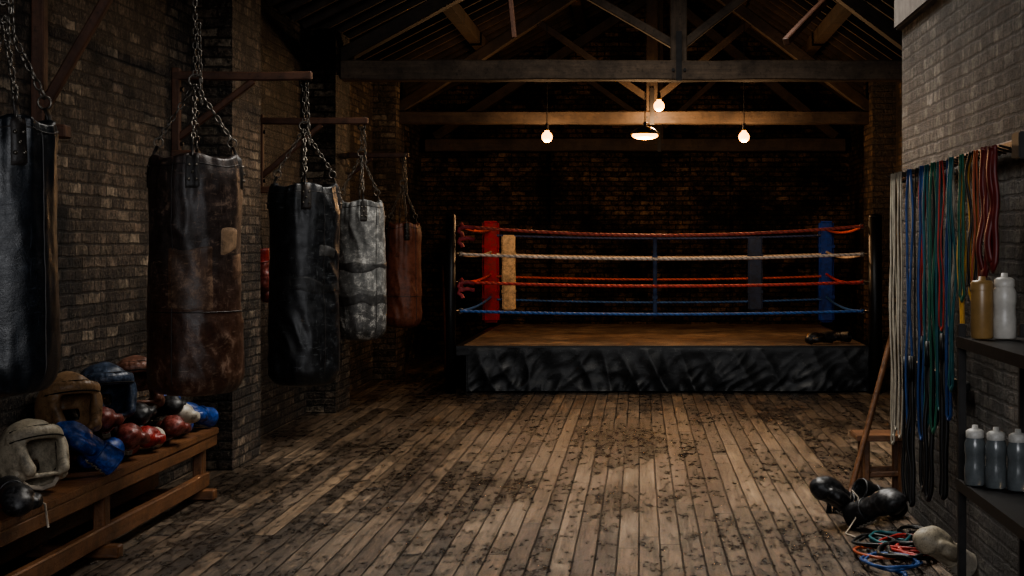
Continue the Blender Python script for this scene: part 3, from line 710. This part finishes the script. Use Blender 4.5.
def coil(name,px,Y,R,c,n,seed,r=.0095):
    bm=bmesh.new(); pts=[]; X=PX(px,Y)
    for i in range(n*24+1):
        a=2*math.pi*i/24; rr=R*(1+.35*noise.noise(Vector((math.cos(a),math.sin(a),seed+i*.02))))
        pts.append((X+rr*math.cos(a)+.03*math.sin(i*.05+seed),Y+rr*math.sin(a)*1.5+.05*math.cos(i*.04),.014+.012*(i/24)+.018*abs(math.sin(i*.2+seed))))
    for q in range(1,10): pts.append((pts[-1][0]+.03*math.cos(seed+q*.3),pts[-1][1]+.03*math.sin(seed+q*.3),.012))
    pts=[(min(p[0],BX-.04),p[1],p[2]) for p in pts]
    add_tube(bm,pts,r,6)
    add_cyl(bm,pts[-1],(pts[-1][0]-.01,pts[-1][1]-.11,.016),.014,.012,10)
    mesh_obj(name,bm,c,None,True)
coil('skipping_rope',888,9.1,.13,CM['t'],2,1.); coil('skipping_rope',908,8.95,.14,CM['r'],2,2.3); coil('skipping_rope',882,8.7,.12,CM['o'],1,5.); coil('skipping_rope',916,9.3,.11,CM['k'],2,7.)
coil('skipping_rope',895,8.45,.14,CM['b'],2,9.); coil('skipping_rope',918,8.75,.12,CM['r'],2,11.,.012); coil('skipping_rope',905,8.7,.13,CM['k'],3,13.,.012); coil('skipping_rope',878,9.0,.11,CM['k'],2,15.)
glove((PX(946,8.1),8.1,0),(0,-35,215),G_CR,G_WH,1.25)
for (px,Y,a) in ((820,18.8,200),(838,19.05,150)): glove((PX(px,Y),Y,PT+.014),(0,0,a),G_BK,G_BK,1.1)
bm=bmesh.new(); add_tube(bm,[(PX(446,21),21.,.0),(PX(429,23),24.6,PZ(266,24.6))],.02,8); mesh_obj('wooden_pole',bm,MBRK,None,True)
MJ=leather('jacket_dark',S(32,29,27),S(64,58,52),.4,.7)
for k,(Y,z0,z1,w) in enumerate(((17.9,1.0,2.15,.32),(18.6,.9,2.2,.36))):
    bm=bmesh.new(); n=40;m=24;g=[]
    for j in range(m+1):
        f=j/m; row=[]; z=z1+(z0-z1)*f; ww=w*(.25+.6*min(1,f*5)+.2*f)
        for i in range(n):
            a=2*math.pi*i/n
            row.append(bm.verts.new((XR-.16+.1*math.cos(a)*(1+.4*noise.noise(Vector((a*2,f*3,k)))),Y+ww*.6*math.sin(a)*(1+.15*noise.noise(Vector((math.cos(a)*3,f*4,k+3)))),z)))
        g.append(row)
    for A_,B_ in zip(g,g[1:]):
        for i in range(n): bm.faces.new((A_[i],A_[(i+1)%n],B_[(i+1)%n],B_[i]))
    bm.faces.new(g[0])
    add_cyl(bm,(XR,Y,z1+.03),(XR-.16,Y,z1-.02),.012)
    mesh_obj('hanging_jacket',bm,MJ,None,True)

# ---------------- lamps ----------------
EB=emis('bulb_glow',(1.0,.40,.09,1),8.)
MEN=simple('enamel',S(70,66,60),.4)
def pendant(px,py,Y,ztop,r=.06,shade=False,pw=44):
    e=empty('pendant_lamp',(PX(px,Y),Y,PZ(py,Y)))
    bm=bmesh.new()
    if shade: add_sph(bm,(0,0,-.02),(.165,.165,.05),28); mesh_obj('bulb',bm,EB,e,True)
    else:
        add_sph(bm,(0,0,0),(r*1.15,r*1.15,r*1.2),24); add_cyl(bm,(0,0,r*.6),(0,0,r*1.5),r*.7,r*.4,16); mesh_obj('bulb',bm,EB,e,True)
    k=.06 if shade else r*1.4
    bm=bmesh.new(); add_cyl(bm,(0,0,k),(0,0,k+.09),.028,.02,14); add_cyl(bm,(0,0,k+.09),(0,0,ztop-PZ(py,Y)),.006,seg=6)
    mesh_obj('socket_and_cord',bm,MIRON,e)
    if shade:
        bm=bmesh.new(); pr=[(.0,.10),(.03,.10),(.08,.085),(.14,.05),(.18,.008),(.182,-.004)]
        rows=[[bm.verts.new((max(a,.002)*math.cos(t*math.pi/16),max(a,.002)*math.sin(t*math.pi/16),b)) for t in range(32)] for a,b in pr]
        for A_,B_ in zip(rows,rows[1:]):
            for i in range(32): bm.faces.new((A_[i],A_[(i+1)%32],B_[(i+1)%32],B_[i]))
        mesh_obj('shade',bm,MEN,e,True)
    l=D.lights.new('bulb_light','POINT'); l.energy=pw; l.color=(1,.62,.33); l.shadow_soft_size=.05
    o=D.objects.new('bulb_light',l); col.objects.link(o); o.parent=e; o.location=(0,-.02,-.16)
pendant(547,137,20.1,4.6); pendant(744,137,20.1,4.6); pendant(659,106,20.1,4.7,.06); pendant(645,134,19.6,4.7,.05,True,80)

def area(name,loc,rot,sx,sy,power,colr,spread=180):
    l=D.lights.new(name,'AREA'); l.shape='RECTANGLE'; l.size=sx; l.size_y=sy; l.energy=power; l.color=colr; l.spread=math.radians(spread)
    o=D.objects.new(name,l); o.location=loc; o.rotation_euler=[math.radians(a) for a in rot]; col.objects.link(o)
area('skylight',(.0,11.5,5.5),(0,0,0),1.2,6.0,330,(1.,.94,.86),130)
area('camera_side_fill',(-.2,-1.5,2.9),(80,0,0),3.0,1.6,250,(.97,.97,1.0))  # added fill light behind the camera, not an actual doorway
w=D.worlds.new('World'); bpy.context.scene.world=w; w.use_nodes=True
w.node_tree.nodes['Background'].inputs[0].default_value=(.5,.55,.6,1); w.node_tree.nodes['Background'].inputs[1].default_value=.2

cd=D.cameras.new('camera'); cd.sensor_width=36; cd.lens=36*F/1024; cd.shift_x=-(VX-512)/1024; cd.shift_y=-(288-VY)/1024
cam=D.objects.new('camera',cd); cam.location=(0,0,CH); cam.rotation_euler=(math.pi/2,0,0); col.objects.link(cam)
bpy.context.scene.camera=cam
sc=bpy.context.scene; sc.view_settings.view_transform='AgX'
try: sc.view_settings.look='AgX - Medium High Contrast'
except Exception as ex: print(ex)
